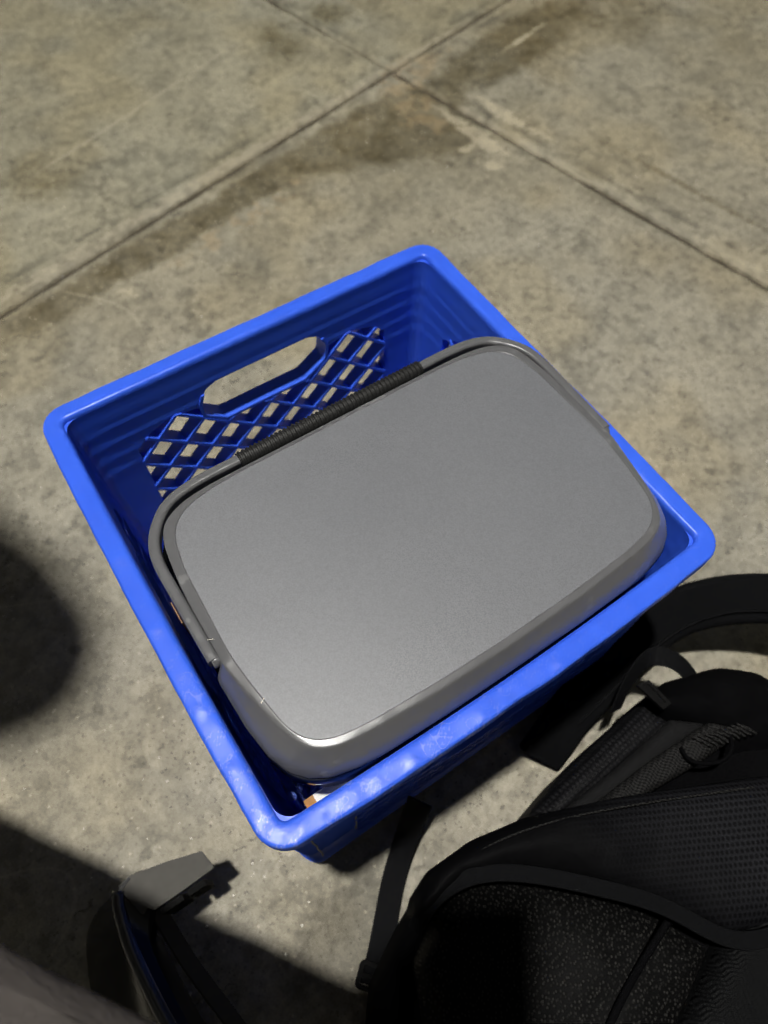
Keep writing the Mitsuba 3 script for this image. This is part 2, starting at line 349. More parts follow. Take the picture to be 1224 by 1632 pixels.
# ------------------------------------------------------------------ blue milk crate
H, S = .280, .330
def rsq(inset, r, z, k=6):
    """rounded square ring, centred in the crate, ccw"""
    r = max(r, .0008); lo, hi = inset, S - inset; o = []
    for cx, cy, a0 in ((hi - r, hi - r, 0), (lo + r, hi - r, 90), (lo + r, lo + r, 180), (hi - r, lo + r, 270)):
        for a in np.radians(np.linspace(a0, a0 + 90, k + 1)): o.append((cx + r * math.cos(a), cy + r * math.sin(a), z))
    return np.array(o)
def dens(ring, step=.006):
    o = []
    for a, b in zip(ring, np.roll(ring, -1, 0)):
        m = max(1, int(round(np.linalg.norm(b - a) / step)))
        for k in range(m): o.append(a + (b - a) * k / m)
    return np.array(o)
lab('milk_crate', 'blue plastic crate with diamond lattice walls and scuffed rim on the concrete', 'crate')
prof = [(.0075, .262), (.0012, .2622), (.0002, .2632), (0, .265), (0, .2778), (.0003, .2790), (.0010, .2797), (.0020, .28), (.0034, .2800), (.0050, .2801), (.0067, .2801), (.0085, .2802), (.0110, .2801), (.0123, .2797), (.0132, .2788), (.0137, .2775), (.0139, .2760), (.0136, .2740), (.0120, .2725), (.0115, .262)]
def bow(v):
    # the load pushes the front side (and a little the left side) outwards
    v = np.array(v, float)
    k = np.clip(v[:, 2] / H, 0, 1)
    v[:, 1] -= .0050 * np.sin(np.pi * np.clip(v[:, 0] / S, 0, 1)) * np.clip((.08 - v[:, 1]) / .08, 0, 1) * k
    v[:, 0] -= .0018 * np.sin(np.pi * np.clip(v[:, 1] / S, 0, 1)) * np.clip((.08 - v[:, 0]) / .08, 0, 1) * k
    return v
base_ring = dens(rsq(.007, .011, 0), .005)
cen = np.array([S / 2, S / 2])
rings = []
ctr = dens(rsq(0, .0185, 0, 9), .0022)
DIMPLES = [(.0066, .0509), (.0063, .0893), (.0070, .0251), (.0056, .1455), (.0060, .20), (.0215, .0063), (.0522, .0060), (.0891, .0045), (.135, .004), (.19, .0035), (.25, .004), (.29, .006), (.324, .05), (.324, .11)]
for d, z in prof:
    # offset the same sampled outline inward by d
    r_ = ctr.copy(); nrm = np.roll(ctr, -1, 0) - np.roll(ctr, 1, 0); nrm = np.c_[-nrm[:, 1], nrm[:, 0]]; nrm /= np.linalg.norm(nrm, axis=1, keepdims=True)
    r_[:, :2] += nrm * d * (1.0); r_[:, 2] = z
    if z > .2745:
        r_[:, 2] += .0009 * (meshkit.fbm(np.c_[r_[:, :2] * 45, np.zeros(len(r_))], 3, 5) - .5)
    if z > .2785:
        for (dx, dy) in DIMPLES:
            q2 = ((r_[:, 0] - dx) ** 2 + (r_[:, 1] - dy) ** 2); r_[:, 2] += .00050 * np.exp(-q2 / .0042 ** 2)
    if d < .002:
        r_[:, :2] += nrm * .0016 * (meshkit.fbm(np.c_[r_[:, :2] * 32, np.ones(len(r_))], 3, 9)[:, None] - .5)
    rings.append(r_)
m = ring_closed(rings)
if m.volume < 0: m.invert()
m.vertices = bow(m.vertices)
obj('milk_crate__rim', m, 'mat_blue', smooth=True)
lab('milk_crate__rim', 'smooth blue rim, scratched white at the corner nearest the camera')

DRAFT = .0065
def shell_ring(off, r, z): return rsq(off + DRAFT * (H - z) / H, r, z)
zs = np.r_[.005, np.arange(.012, .274, .004), .2762]
outer, inner = [], []
for z in zs:
    groove = .0030 * (.5 + .5 * math.cos(2 * math.pi * z / .0125))
    outer.append(rsq(.0060 + .0012 * (H - z) / H + groove * (1 if z < .258 else 0), .013, z))
    step = .00045 * ((z / .0158) % 1.0) * np.clip((.268 - z) / .01, 0, 1) if z > .19 else .0
    inner.append(shell_ring(.0138 + step, .010, z))
inner[0][:, 2] -= .01; inner[-1][:, 2] += .01
shell = man(loft(outer)) - man(loft(inner))

WIN = Polygon([(-.1135, .046), (.1135, .046), (.1135, .2174), (.099, .2290), (.080, .2355), (.058, .2300), (.04, .21), (-.04, .21), (-.058, .2300), (-.080, .2355), (-.099, .2290), (-.1135, .2174)])
HOLE = Polygon([(-.0400, .2060), (.0340, .2060), (.0540, .2190), (.0558, .2330), (.0500, .2460), (.0400, .2505), (-.0400, .2505), (-.0500, .2460), (-.0558, .2330), (-.0556, .2200)]).buffer(.005).buffer(-.005).buffer(-.006).buffer(.006)
LIP = HOLE.buffer(.0026, join_style=1).difference(HOLE)
CUT = WIN.union(HOLE)
pa, pb = .03850, .0365
bars = []
for k in range(-16, 17):
    x0 = k * pa
    for sgn in (-1, 1):
        bars.append(LineString([(x0 - sgn * pa * 6, .1630 - pb * 6), (x0 + sgn * pa * 6, .1630 + pb * 6)]).buffer(.00125))
LATT = unary_union(bars).intersection(WIN.buffer(.0008)).difference(HOLE.buffer(.0030))
LIPS = LIP.difference(box(-1, .242, 1, 1))
cutter = extrude(CUT, .06)
# local wall frame: u along the wall, z up, depth d outward from the inner face
def wall_place(t, k):
    """t: mesh in (u, z, depth); wall 0 back (+y), 1 left (-x), 2 front (-y), 3 right (+x)"""
    v = np.array(t.vertices); u, z, d = v[:, 0], v[:, 1], v[:, 2]
    off = S / 2 - .0138 - DRAFT * (H - z) / H + d
    w = np.c_[-u, off, z] if False else np.c_[u, off, z]
    ang = [0, 90, 180, 270][k] * math.pi / 180
    c, s = math.cos(ang), math.sin(ang)
    w = np.c_[w[:, 0] * c - w[:, 1] * s + S / 2, w[:, 0] * s + w[:, 1] * c + S / 2, w[:, 2]]
    m = trimesh.Trimesh(w, t.faces, process=False)
    if m.volume < 0: m.invert()
    return m
cutd = cutter.copy(); cutd.apply_translation((0, 0, -.03))
for k in range(4): shell = shell - man(wall_place(cutd, k))
lat = extrude(LATT, .0125); lat.apply_translation((0, 0, -.0016))
lat = trimesh.Trimesh(lat.vertices, lat.faces)
lip = extrude(LIPS, .0150); lip.apply_translation((0, 0, -.0012))
cxy = np.array([S / 2, S / 2])
for k in range(4):
    wedge = [(0, 0), (-1, 1), (1, 1)]
    a = [0, 90, 180, 270][k] * math.pi / 180; c, s = math.cos(a), math.sin(a)
    pg = Polygon([(x * c - y * s + cxy[0], x * s + y * c + cxy[1]) for x, y in wedge])
    wm = extrude(pg, .5); wm.apply_translation((0, 0, -.1))
    w_ = tm((shell ^ man(wm)).refine_to_length(.02)); w_.vertices = bow(w_.vertices); obj(num('milk_crate__wall'), w_, 'mat_blue', smooth=28)
    w_ = wall_place(lat, k); w_.vertices = bow(w_.vertices); obj(num('milk_crate__lattice'), w_, 'mat_blue')
    w_ = wall_place(lip, k); w_.vertices = bow(w_.vertices); obj(num('milk_crate__handle_lip'), w_, 'mat_blue', smooth=30)
# floor grid of the crate
lo, hi = .0215, S - .0215
gr = [box(lo, y, hi, y + .003) for y in np.arange(lo, hi, .018)] + [box(x, lo, x + .003, hi) for x in np.arange(lo, hi, .018)] + [box(lo, lo, hi, hi).boundary.buffer(.003), box(lo, lo, .10, .10), box(hi - .08, lo, hi, .10)]
g = extrude(unary_union(gr).intersection(box(lo - .001, lo - .001, hi + .001, hi + .001)), .0045); g.apply_translation((0, 0, .003))
obj('milk_crate__base_grid', g, 'mat_blue')
# stacking ribs low in the two near corners (inside) and worn upright ribs outside
rb = []
for (x, y) in ((.034, .024), (.024, .034), (.052, .024), (.024, .052)):
    rb.append(trimesh.creation.cylinder(.0035, sections=12, segment=[(x, y, .004), (x - .001, y - .001, .10)]))
obj('milk_crate__corner_ribs', cat(rb), 'mat_blue', smooth=40)
for (x, z0, z1) in ((.0215, .262, .06), (.0525, .262, .10), (.0966, .262, .185)):
    yo = lambda z: .0060 + .0012 * (H - z) / H - .0050 * math.sin(math.pi * x / S) * z / H
    zz = np.linspace(z0, z1, 14)
    pts = np.c_[np.full(14, x) + .0004 * rng.normal(size=14), [yo(z) + .0002 for z in zz], zz]
    obj(num('milk_crate__upright_rib'), sweep(pts, circ(.0007, n=6), up=(0, -1, 0)), 'mat_blue_scuff', smooth=True)

# ------------------------------------------------------------------ grey lidded bin standing in the crate
CX, CY = .168, .112
def polar(half, n=320):
    """half outline (x', y) from front middle to back middle -> mirrored star-shaped ring, n samples by angle"""
    h = np.array(half, float)
    full = np.vstack([h, np.c_[-h[::-1, 0], h[::-1, 1]][(0 if h[-1, 0] > 1e-6 else 1):(len(h) if h[0, 0] > 1e-6 else len(h) - 1)]])
    dn = []
    for a, b in zip(full, np.roll(full, -1, 0)):
        for t in np.linspace(0, 1, 12, endpoint=False): dn.append(a + (b - a) * t)
    dn = np.array(dn); ang = np.arctan2(dn[:, 1] - CY, dn[:, 0]); rad = np.hypot(dn[:, 0], dn[:, 1] - CY)
    o = np.argsort(ang); ang, rad = ang[o], rad[o]
    th = np.linspace(-math.pi, math.pi, n, endpoint=False)
    r = np.interp(th, ang, rad, period=2 * math.pi)
    return th, r
def smooth_r(r, k):
    ker = np.exp(-np.linspace(-2, 2, 2 * k + 1) ** 2); ker /= ker.sum()
    return np.convolve(np.r_[r[-k:], r, r[:k]], ker, 'valid')
Rh = [(0, .0200), (.05, .0207), (.09, .0232), (.107, .0250), (.117, .0280), (.1240, .0330), (.1292, .0425), (.1320, .0520), (.137, .0770), (.1402, .0950), (.1402, .1080), (.1400, .1400), (.139, .158), (.1362, .180), (.1325, .190), (.126, .1965), (.1130, .2014), (.095, .2032), (.067, .2034), (0, .2034)]
Ph = [(0, .0245), (.04, .0250), (.09, .0275), (.108, .0300), (.117, .0335), (.1235, .0390), (.1283, .049), (.1325, .077), (.1345, .097), (.1345, .107), (.1325, .161), (.1285, .181), (.123, .1895), (.114, .1955), (.097, .1990), (.075, .2003), (0, .2003)]
Sh = [(0, .0112), (.05, .0114), (.09, .0128), (.105, .0146), (.121, .0185), (.131, .0245), (.1385, .033), (.1435, .0455), (.1465, .0655), (.1474, .0985), (.1410, .1015), (.1412, .1400), (.140, .158), (.1372, .1805), (.1335, .191), (.127, .1975), (.114, .2024), (.096, .2042), (.067, .2044), (0, .2044)]
th, Rr = polar(Rh); _, Pr = polar(Ph); _, Sr = polar(Sh)
Rr, Pr, Sr = smooth_r(Rr, 4), smooth_r(Pr, 4), smooth_r(Sr, 1)
def pring(r, z): return np.c_[CX + r * np.cos(th), CY + r * np.sin(th), np.broadcast_to(z, r.shape)]
lab('lidded_bin', 'glossy dark bin with a matte grey lid and black ribbed handle grip inside the crate', 'bin')
top = .3018
pan = [pring(Pr * t, top) for t in (1.0, .98, .9, .7, .4, .1)]
m = loft(pan, cap0=False); 
if m.face_normals[:, 2].mean() < 0: m.invert()
obj('lidded_bin__lid_panel', m, 'mat_lid_grain', smooth=True)
lab('lidded_bin__lid_panel', 'finely grained flat top panel of the grey lid')
D = Sr - Rr
front = np.clip((D - .002) / .004, 0, 1)
zb = .2785
ztf = .0016 * (1 - front)
rs = [pring(Rr + D * .96 - .002, zb + .0), pring(Rr + D * .99, zb + .0), pring(Rr + D, zb + .0012), pring(Rr + D * .97, .2815), pring(Rr + D * .88, .2852), pring(Rr + D * .70, .2893), pring(Rr + D * .48, .2932), pring(Rr + D * .28, .2965), pring(Rr + D * .14, .2992), pring(Rr + D * .06, .3006), pring(Rr + D * .01, .3013 - ztf * .6),
      pring(Rr - .0004, .30170 - ztf * .6), pring(Rr - .0012, .30200 - ztf * .6), pring(np.minimum(Rr * .4 + Pr * .6, Rr - .0016), .30214 - ztf * .3), pring(Pr + .0010, .30228), pring(Pr + .0004, .3023), pring(Pr - .0001, .3020), pring(Pr - .0004, .3012)]
rs = [np.c_[r[:, :2], r[:, 2]] for r in rs]
m = loft(rs, cap0=False, cap1=False)
if m.face_normals[np.argmax(m.triangles_center[:, 2] > .3019)][2] < 0: m.invert()
obj('lidded_bin__lid_rim', m, 'mat_lid_smooth', smooth=27)
lab('lidded_bin__lid_rim', 'satin grey border of the lid with a rounded front skirt')
# collar and body
Hh = [(0, .0125), (.05, .0127), (.09, .0140), (.105, .0148), (.121, .0175), (.131, .0220), (.1385, .030), (.1435, .0435), (.1462, .0655), (.1456, .10), (.1456, .115), (.1456, .158), (.1425, .1850), (.134, .1985), (.123, .2075), (.106, .2120), (.09, .2132), (.07, .2128), (0, .2128)]
_, Br = polar(Hh); Br = smooth_r(Br, 4)
body = [pring(Br * .93, .0115), pring(Br * .945, .0125), pring(Br * .95, .016), pring(Br * .965, .15), pring(Br * .975, .259), pring(Br * .978, .2625), pring(Br * .995, .264), pring(Br * 1.0, .266), pring(Br * 1.0, .2745), pring(Br * .995, .2765), pring(Br * .98, .2775), pring(Br * .9, .2776)]
m = loft(body)
if m.volume < 0: m.invert()
obj('lidded_bin__body', m, 'mat_body', smooth=40)
# bail handle lying around the back half, ribbed grip in its middle
hh = [(-.1436, .1030), (-.1438, .115), (-.1440, .157), (-.1408, .1856), (-.1332, .1974), (-.1230, .2060), (-.1076, .2106), (-.09, .2119), (-.074, .2118)]
left = smooth_path(hh, 60)
full = np.vstack([left, np.c_[np.linspace(-.070, .070, 30), np.full(30, .2118)], np.c_[-left[::-1, 0], left[::-1, 1]]])
path = np.c_[CX + full[:, 0], full[:, 1], np.full(len(full), .2950)]
nh = len(path)
hprof = rrect(.0070, .0088, .0022, 3)
obj('lidded_bin__handle', sweep(path, hprof), 'mat_lid_smooth', smooth=60)
lab('lidded_bin__handle', 'grey bail handle folded flat around the back edge of the lid')
gx = np.linspace(-.0705, .0700, 46 * 6 + 1)
ph = np.linspace(0, 46, len(gx)); fr = ph % 1.0
sc = np.where((fr < .34), .86, 1.0); sc[[0, -1]] = .96
gp = np.c_[CX + gx, np.full(len(gx), .2118), np.full(len(gx), .2955)]
obj('lidded_bin__handle__grip', sweep(gp, circ(.0058, .0058, 20), scale=sc), 'mat_rubber', smooth=35)
lab('lidded_bin__handle__grip', 'black ribbed rubber grip at the middle of the handle')
for sx in (-1, 1):
    pv = trimesh.creation.cylinder(.0040, .0050, sections=20); pv.apply_transform(trimesh.transformations.rotation_matrix(math.pi / 2, (0, 1, 0))); pv.apply_translation((CX + sx * .1425, .1035, .2945))
    obj(num('lidded_bin__hinge_pin'), pv, 'mat_lid_smooth', smooth=True)
# two small bright nicks on the left border of the lid
for (a, b) in (((.0268, .1135), (.0302, .1120)), ((.0345, .0668), (.0374, .0686))):
    p0, p1 = np.array([*a, .30225]), np.array([*b, .30190])
    obj(num('lidded_bin__nick'), sweep(np.array([p0, (p0 + p1) / 2 + (0, 0, .0001), p1]), circ(.00022, n=5)), 'mat_grit')

# printed sheet lying on the crate's floor, and a strip of cardboard slipped down the left side
def sheet(poly, z, th=.0006):
    m = extrude(Polygon(poly), th); m.apply_translation((0, 0, z)); return m
lab('printed_sheet', 'white printed paper with an orange corner tucked beside the bin in the crate corner', 'paper')
def folded(x0, x1, dz=0.0):
    pf_ = smooth_path([(.0172, .12), (.0166, .19), (.0168, .222), (.0178, .2275), (.0240, .2300)], 24)
    return sweep(np.c_[np.full(24, (x0 + x1) / 2), pf_[:, 0], pf_[:, 1] + dz], rrect(x1 - x0, .0005, .0002, 1), up=(0, -.7, .7))
obj('printed_sheet', folded(.0350, .062), 'mat_paper', smooth=40)
obj('printed_sheet__orange_corner', folded(.0285, .0350, .0), 'mat_orange', smooth=40); lab('printed_sheet__orange_corner', 'orange printed corner')
cm = bx((.0166, .168, .012), (.0176, .186, .218)); cv = np.array(cm.vertices); cv[:, 0] += (.236 - cv[:, 2]) * .03; cm.vertices = cv
lab('cardboard_strip', 'brown cardboard strip standing against the left inside wall of the crate', 'cardboard')
obj('cardboard_strip', cm, 'mat_cardboard')

# ------------------------------------------------------------------ black backpack lying beside the crate
lab('backpack', 'black backpack with mesh panels and loose straps lying on the floor beside the crate', 'backpack')
BP = 'backpack__'
MB = [(0.0082, -0.1205), (0.0437, -0.0765), (0.0855, -0.0575), (0.1734, -0.0627), (0.2757, -0.0608), (0.3504, -0.0552), (0.385, -0.0626), (0.42, -0.0898), (0.46, -0.14), (0.4657, -0.2331), (0.3937, -0.3021), (0.2292, -0.3359), (0.0593, -0.2748), (-0.0169, -0.1848)]
obj(BP + 'main_body', pillow(MB, .002, .020, .085, .085, .005, .010, 1, .5, .012), 'mat_cloth', smooth=True)
obj(BP + 'side_panel', pillow([(0.1666, -0.0578), (0.2037, -0.0505), (0.2503, -0.0454), (0.2973, -0.0424), (0.3044, -0.0603), (0.3079, -0.0765), (0.2434, -0.0769), (0.1802, -0.0766)], .03, .088, .020, .018, .003, .003, 2, .5, .003), 'mat_pad_mesh', smooth=True)
def ribbon(pts, w, t, z_up=(0, 0, 1), n=50, ups=None): return sweep(smooth_path(pts, n), rrect(w, t, t * .45, 2), up=z_up, ups=ups)
lab(BP + 'side_panel', 'quilted mesh side panel')
obj(BP + 'zip_tape', pillow([(0.1735, -0.0693), (0.238, -0.0685), (0.3019, -0.0648), (0.325, -0.0839), (0.2755, -0.0835), (0.2057, -0.083)], .05, .108, .006, .010, .003, .001, 3, .5, .002), 'mat_tape', smooth=True)
obj(BP + 'webbing', pillow([(0.1912, -0.0784), (0.2629, -0.0785), (0.322, -0.0827), (0.3423, -0.1028), (0.2931, -0.101), (0.2296, -0.0935)], .05, .116, .005, .005, .003, .001, 4, .5, .002), 'mat_web', smooth=True)
obj(BP + 'top_pocket', pillow([(0.2944, -0.0417), (0.3291, -0.040), (0.3688, -0.0527), (0.3915, -0.0743), (0.4113, -0.1108), (0.3907, -0.1632), (0.3246, -0.1129), (0.3074, -0.0705)], .01, .085, .034, .03, .0035, .022, 5, .5, .004), 'mat_cloth', smooth=True)
FL = [(0.0571, -0.0573), (0.0825, -0.0479), (0.1134, -0.0486), (0.1554, -0.0580), (0.2193, -0.0841), (0.3128, -0.1291), (0.3928, -0.171), (0.3716, -0.2413), (0.2929, -0.2192), (0.2202, -0.1874), (0.1999, -0.154), (0.1685, -0.1157), (0.1291, -0.0784), (0.0965, -0.0591)]
obj(BP + 'flap', pillow([(0.045, -0.070), (0.0605, -0.0550), (0.0825, -0.0469), (0.1134, -0.0476), (0.1554, -0.0570), (0.2193, -0.0831), (0.3128, -0.1281), (0.3928, -0.171), (0.3716, -0.2413), (0.2929, -0.2192), (0.2202, -0.1884), (0.1999, -0.157), (0.1685, -0.1187), (0.1291, -0.0824), (0.0965, -0.0661)], .05, .126, .022, .024, .0035, .010, 6, .5, .004), 'mat_dot_mesh', smooth=True)
obj(BP + 'flap_stitching', sweep(smooth_path([(0.075, -0.0560, .1375), (0.1134, -0.0565, .1425), (0.1554, -0.0660, .1445), (0.2193, -0.0921, .1455), (0.30, -0.131, .1455)], 60), circ(.0008, n=6)), 'mat_web', smooth=True)
lab(BP + 'flap', 'smooth curved flap across the middle of the backpack')
obj(BP + 'flap_binding', ribbon([(0.050, -0.071, .128), (0.066, -0.0640, .137), (0.0961, -0.0650, .141), (0.1277, -0.0828, .144), (0.1668, -0.1193, .145), (0.1974, -0.1557, .145), (0.2178, -0.1881, .145), (.26, -.207, .145)], .011, .003), 'mat_felt', smooth=40)
obj(BP + 'air_mesh_panel', pillow([(0.015, -0.1404), (0.040, -0.0892), (0.0885, -0.0645), (0.1322, -0.0804), (0.175, -0.1181), (0.2081, -0.1585), (0.2267, -0.1974), (0.1832, -0.2197), (0.1249, -0.238), (0.04, -0.2058)], .04, .085, .036, .05, .0035, .006, 7, .5, .006), 'mat_air_mesh', smooth=True)
lab(BP + 'air_mesh_panel', 'open knit mesh panel below the flap')
obj(BP + 'seam', sweep(smooth_path([(0.2060, -0.160, .1235), (0.1880, -0.1641, .1245), (0.1642, -0.1700, .1245), (0.1259, -0.1829, .1235), (.10, -.196, .119)], 40), circ(.0026, .0022, 10)), 'mat_cloth', smooth=True)
obj(BP + 'ribbed_panel', pillow([(0.2222, -0.1898), (0.2655, -0.1885), (0.3372, -0.2246), (0.2979, -0.327), (0.1059, -0.2322), (0.1649, -0.2088)], .04, .118, .018, .02, .0035, .004, 8, .5, .004), 'mat_rib', smooth=True)
obj(BP + 'hip_belt', pillow([(-0.0231, -0.1193), (0.0032, -0.0864), (0.0425, -0.0665), (0.0833, -0.0502), (0.0989, -0.060), (0.0687, -0.0829), (0.0325, -0.0986), (0.0055, -0.136)], .004, .028, .026, .014, .003, .006, 9, .5, .004), 'mat_cloth', smooth=True)
obj(BP + 'shoulder_strap', sweep(smooth_path([(0.224, -0.0275, .014), (0.240, -0.0225, .026), (0.262, -0.0150, .036), (0.3017, -0.0080, .052), (0.3504, 0.0000, .064), (0.3913, -0.0008, .075), (0.4226, -0.015, .09), (0.4592, -0.0416, .1), (0.4963, -0.0866, .10), (.515, -.14, .08), (.50, -.19, .05)], 80), rrect(.044, .013, .006, 4), up=(0, -.45, 1)), 'mat_felt', smooth=50)
lab(BP + 'shoulder_strap', 'padded shoulder strap arching off to the right beside the crate')
obj(BP + 'shoulder_strap__stitching', sweep(smooth_path([(0.262, -0.0255, .0405), (0.3017, -0.0205, .0565), (0.3504, -0.0135, .069), (0.3893, -0.0155, .080), (0.4166, -0.027, .0955), (0.4500, -0.0526, .1055)], 70), circ(.0009, n=6)), 'mat_strap', smooth=True)
lp = smooth_path([(0.2838, -0.0351, .075), (0.3043, -0.022, .098), (0.3268, -0.0199, .108), (0.3416, -0.0359, .105), (0.3487, -0.0561, .09)], 40)
obj(BP + 'strap_loop', sweep(lp, rrect(.016, .0018, .0008, 2), up=(.3, -.5, .6)), 'mat_strap', smooth=40)
zpu = [(0.2885, -0.0299), (0.2995, -0.0324), (0.3015, -0.0558), (0.2928, -0.0558)]
o = Polygon(zpu); fr_ = o.buffer(-.0004).difference(o.buffer(-.0026)).buffer(.0003)
zp = extrude(fr_, .003); zp.apply_translation((0, 0, .1265))
bar = extrude(o.buffer(-.0024), .0012); bar.apply_translation((0, 0, .1268))
obj(BP + 'zip_pull', cat([zp, bar]), 'mat_black_matte')
lab(BP + 'zip_pull', 'glossy black zip pull')
obj(BP + 'haul_loop', sweep(smooth_path([(0.2866, -0.0846, .122), (0.284, -0.0935, .1265), (0.2933, -0.1034, .128), (0.3082, -0.1079, .128), (0.3195, -0.1035, .126), (.326, -.096, .121)], 40), circ(.0016, n=10)), 'mat_cloth', smooth=True)
for i in range(9):
    f = i / 8.0
    a = np.array([.300 + .036 * f, -.0835 - .010 * f - .002 * f, .1215]); b = a + np.array([.007, -.013, .0005])
    obj(num(BP + 'gather'), sweep(smooth_path([a, (a + b) / 2 + (0, 0, .002), b], 12), circ(.0013, n=8)), 'mat_web', smooth=True)
lab('webbing_strap', 'long flat black strap running from under the crate along the floor to the backpack', 'strap')
wp = smooth_path([(.104, -.0040, .085), (.0985, -.0075, .070), (0.083, -0.0190, .022), (0.0603, -0.0370, .0045), (0.042, -.0545, .0035), (0.0214, -0.0744, .0045), (0.0050, -0.0890, .014)], 60)
obj('webbing_strap', sweep(wp, rrect(.0200, .0016, .0007, 2)), 'mat_strap', smooth=40)
u_ = np.array([-.60, -.50, .62]); u_[2] = 0; u_ /= np.linalg.norm(u_); w_ = np.array([-u_[1], u_[0], 0])
bo = extrude(Polygon(rrect(.026, .020, .004, 4)).difference(box(-.009, -.007, .009, -.0015)).difference(box(-.009, .0015, .009, .007)), .0035)
bv = np.array(bo.vertices); bo.vertices = np.array([.0085, -.0850, .0130]) + bv[:, :1] * w_ + bv[:, 1:2] * u_ + bv[:, 2:] * [0, 0, 1]
bk = bo
obj('webbing_strap__slider', bk, 'mat_black_matte', smooth=40)
# frayed threads on the strap edge
for (x, y, z) in ((.411, .011, .087), (.414, .012, .087), (.447, -.050, .095)):
    pts = [(x, y, z)]
    d = rng.normal(size=3) * .4 + (.3, .8 if y > 0 else -.8, .3)
    for k in range(5): d = d + rng.normal(size=3) * .7; pts.append(tuple(np.array(pts[-1]) + .0022 * d / np.linalg.norm(d)))
    obj(num('backpack__thread'), sweep(smooth_path(pts, 20), circ(.00022, n=5), up=(.3, .2, .9)), 'mat_felt', smooth=True)

# ------------------------------------------------------------------ angular grey plastic shroud standing at the lower left
lab('plastic_shroud', 'grey angular plastic shroud with two tabs standing on the floor left of the backpack', 'plastic part')
zt = .090
FLG = Polygon([(-0.0522, 0.0569), (-0.0492, 0.0419), (-0.0732, 0.0409), (-0.0978, 0.0408), (-0.1015, 0.0456), (-0.1060, 0.0422), (-0.1135, 0.0692), (-0.1035, 0.071), (-0.0773, 0.0648)])
fm = extrude(FLG.buffer(-.0012).buffer(.0012), .0035); fm.apply_translation((0, 0, zt - .0035))
obj('plastic_shroud__flange', fm, 'mat_bracket', smooth=30)
ridge = np.c_[smooth_path([(-0.1040, 0.0705), (-0.1130, 0.0670), (-0.1195, 0.0500), (-0.1216, 0.0300), (-0.1216, 0.0157), (-0.1193, -0.0242), (-0.1169, -0.0455), (-.113, -.10)], 50)]
foot = smooth_path([(-.105, .0835), (-0.1351, 0.0829), (-0.1600, 0.0755), (-0.1680, 0.0682), (-0.1760, 0.0498), (-0.187, -0.0066), (-.187, -.04), (-.183, -.10)], 50)
inn = smooth_path([(-.0985, .0450), (-.1000, .0445), (-0.1025, 0.0420), (-0.1089, 0.0288), (-0.1104, 0.0079), (-0.1089, -0.0231), (-0.1062, -0.0535), (-.102, -.10)], 50)
n = 50
secs = []
for i in range(n):
    r, f, q_ = ridge[i], foot[i], inn[i]
    c = []
    c.append((*f, .002))
    c.append((*(f * .55 + r * .45), .052))
    c.append((*(f * .18 + r * .82), .080))
    c.append((*(f * .05 + r * .95), zt - .0022))
    c.append((*r, zt + .0004))
    c.append((*(r * .8 + q_ * .2), zt - .0006))
    c.append((*q_, zt - .006))
    c.append((*(q_ + (.0005, 0)), .045))
    c.append((*(q_ - (.0015, 0)), .045))
    c.append((*(q_ * .9 + r * .1 - (.0006, 0)), zt - .009))
    c.append((*(r * .9 + f * .1), zt - .010))
    c.append((*(f * .5 + r * .5), .046))
    c.append((*(f * .96 + r * .04), .002))
    secs.append(c)
m = loft(secs)
if m.volume < 0: m.invert()
obj('plastic_shroud__side_wall', m, 'mat_bracket_gloss', smooth=45)
lab('plastic_shroud__side_wall', 'glossy sloping side of the shroud reflecting the crate')
rl = smooth_path([(-0.1049, 0.0425, .066), (-0.1004, -0.0035, .062), (-0.0919, -0.0476, .060), (-0.0881, -0.0725, .058), (-.086, -.11, .056)], 40)
obj('plastic_shroud__rail', sweep(rl, np.array([(-.010, -.002), (.0016, -.012), (.0016, .0), (0, .0014), (-.0016, .0006)])), 'mat_bracket', smooth=30)
for (x0, x1) in ((-.0945, -.0775), (-.0735, -.0600)):
    t = bx((x0, .0355, .050), (x1, .0400, zt - .0040))
    obj(num('plastic_shroud__tab'), t, 'mat_black_matte')

rt = np.c_[ridge[3:], np.full(len(ridge) - 3, zt - .0030)]
obj('plastic_shroud__edge', sweep(rt, circ(.0052, .0052, 18)), 'mat_bracket_edge', smooth=True)
lab('plastic_shroud__edge', 'rounded shiny edge of the shroud')
# ------------------------------------------------------------------ white grit on the floor
def pebble(r):
    m = trimesh.creation.icosphere(1, 1.0); m.vertices *= (r * (0.7 + .6 * rng.random((len(m.vertices), 1)))) * [1, 1, .6]; return m
gs = []
spots = [(-.03, .03, .05, 26), (-.06, .10, .07, 14), (.30, .60, .30, 20), (.65, .50, .25, 22), (.62, .80, .10, 14), (.55, .85, .2, 12)]
for cx, cy, sd, k in spots:
    for _ in range(k):
        x, y = cx + rng.normal() * sd, cy + rng.normal() * sd
        if -.005 < x < .335 and -.005 < y < .335: continue
        p = pebble(rng.uniform(.0004, .0011)); p.apply_translation((x, y, .0006)); gs.append(p)
obj('floor_grit', cat(gs), 'mat_grit'); lab('floor_grit', 'scattered pale specks of grit on the concrete', 'grit', kind='stuff')

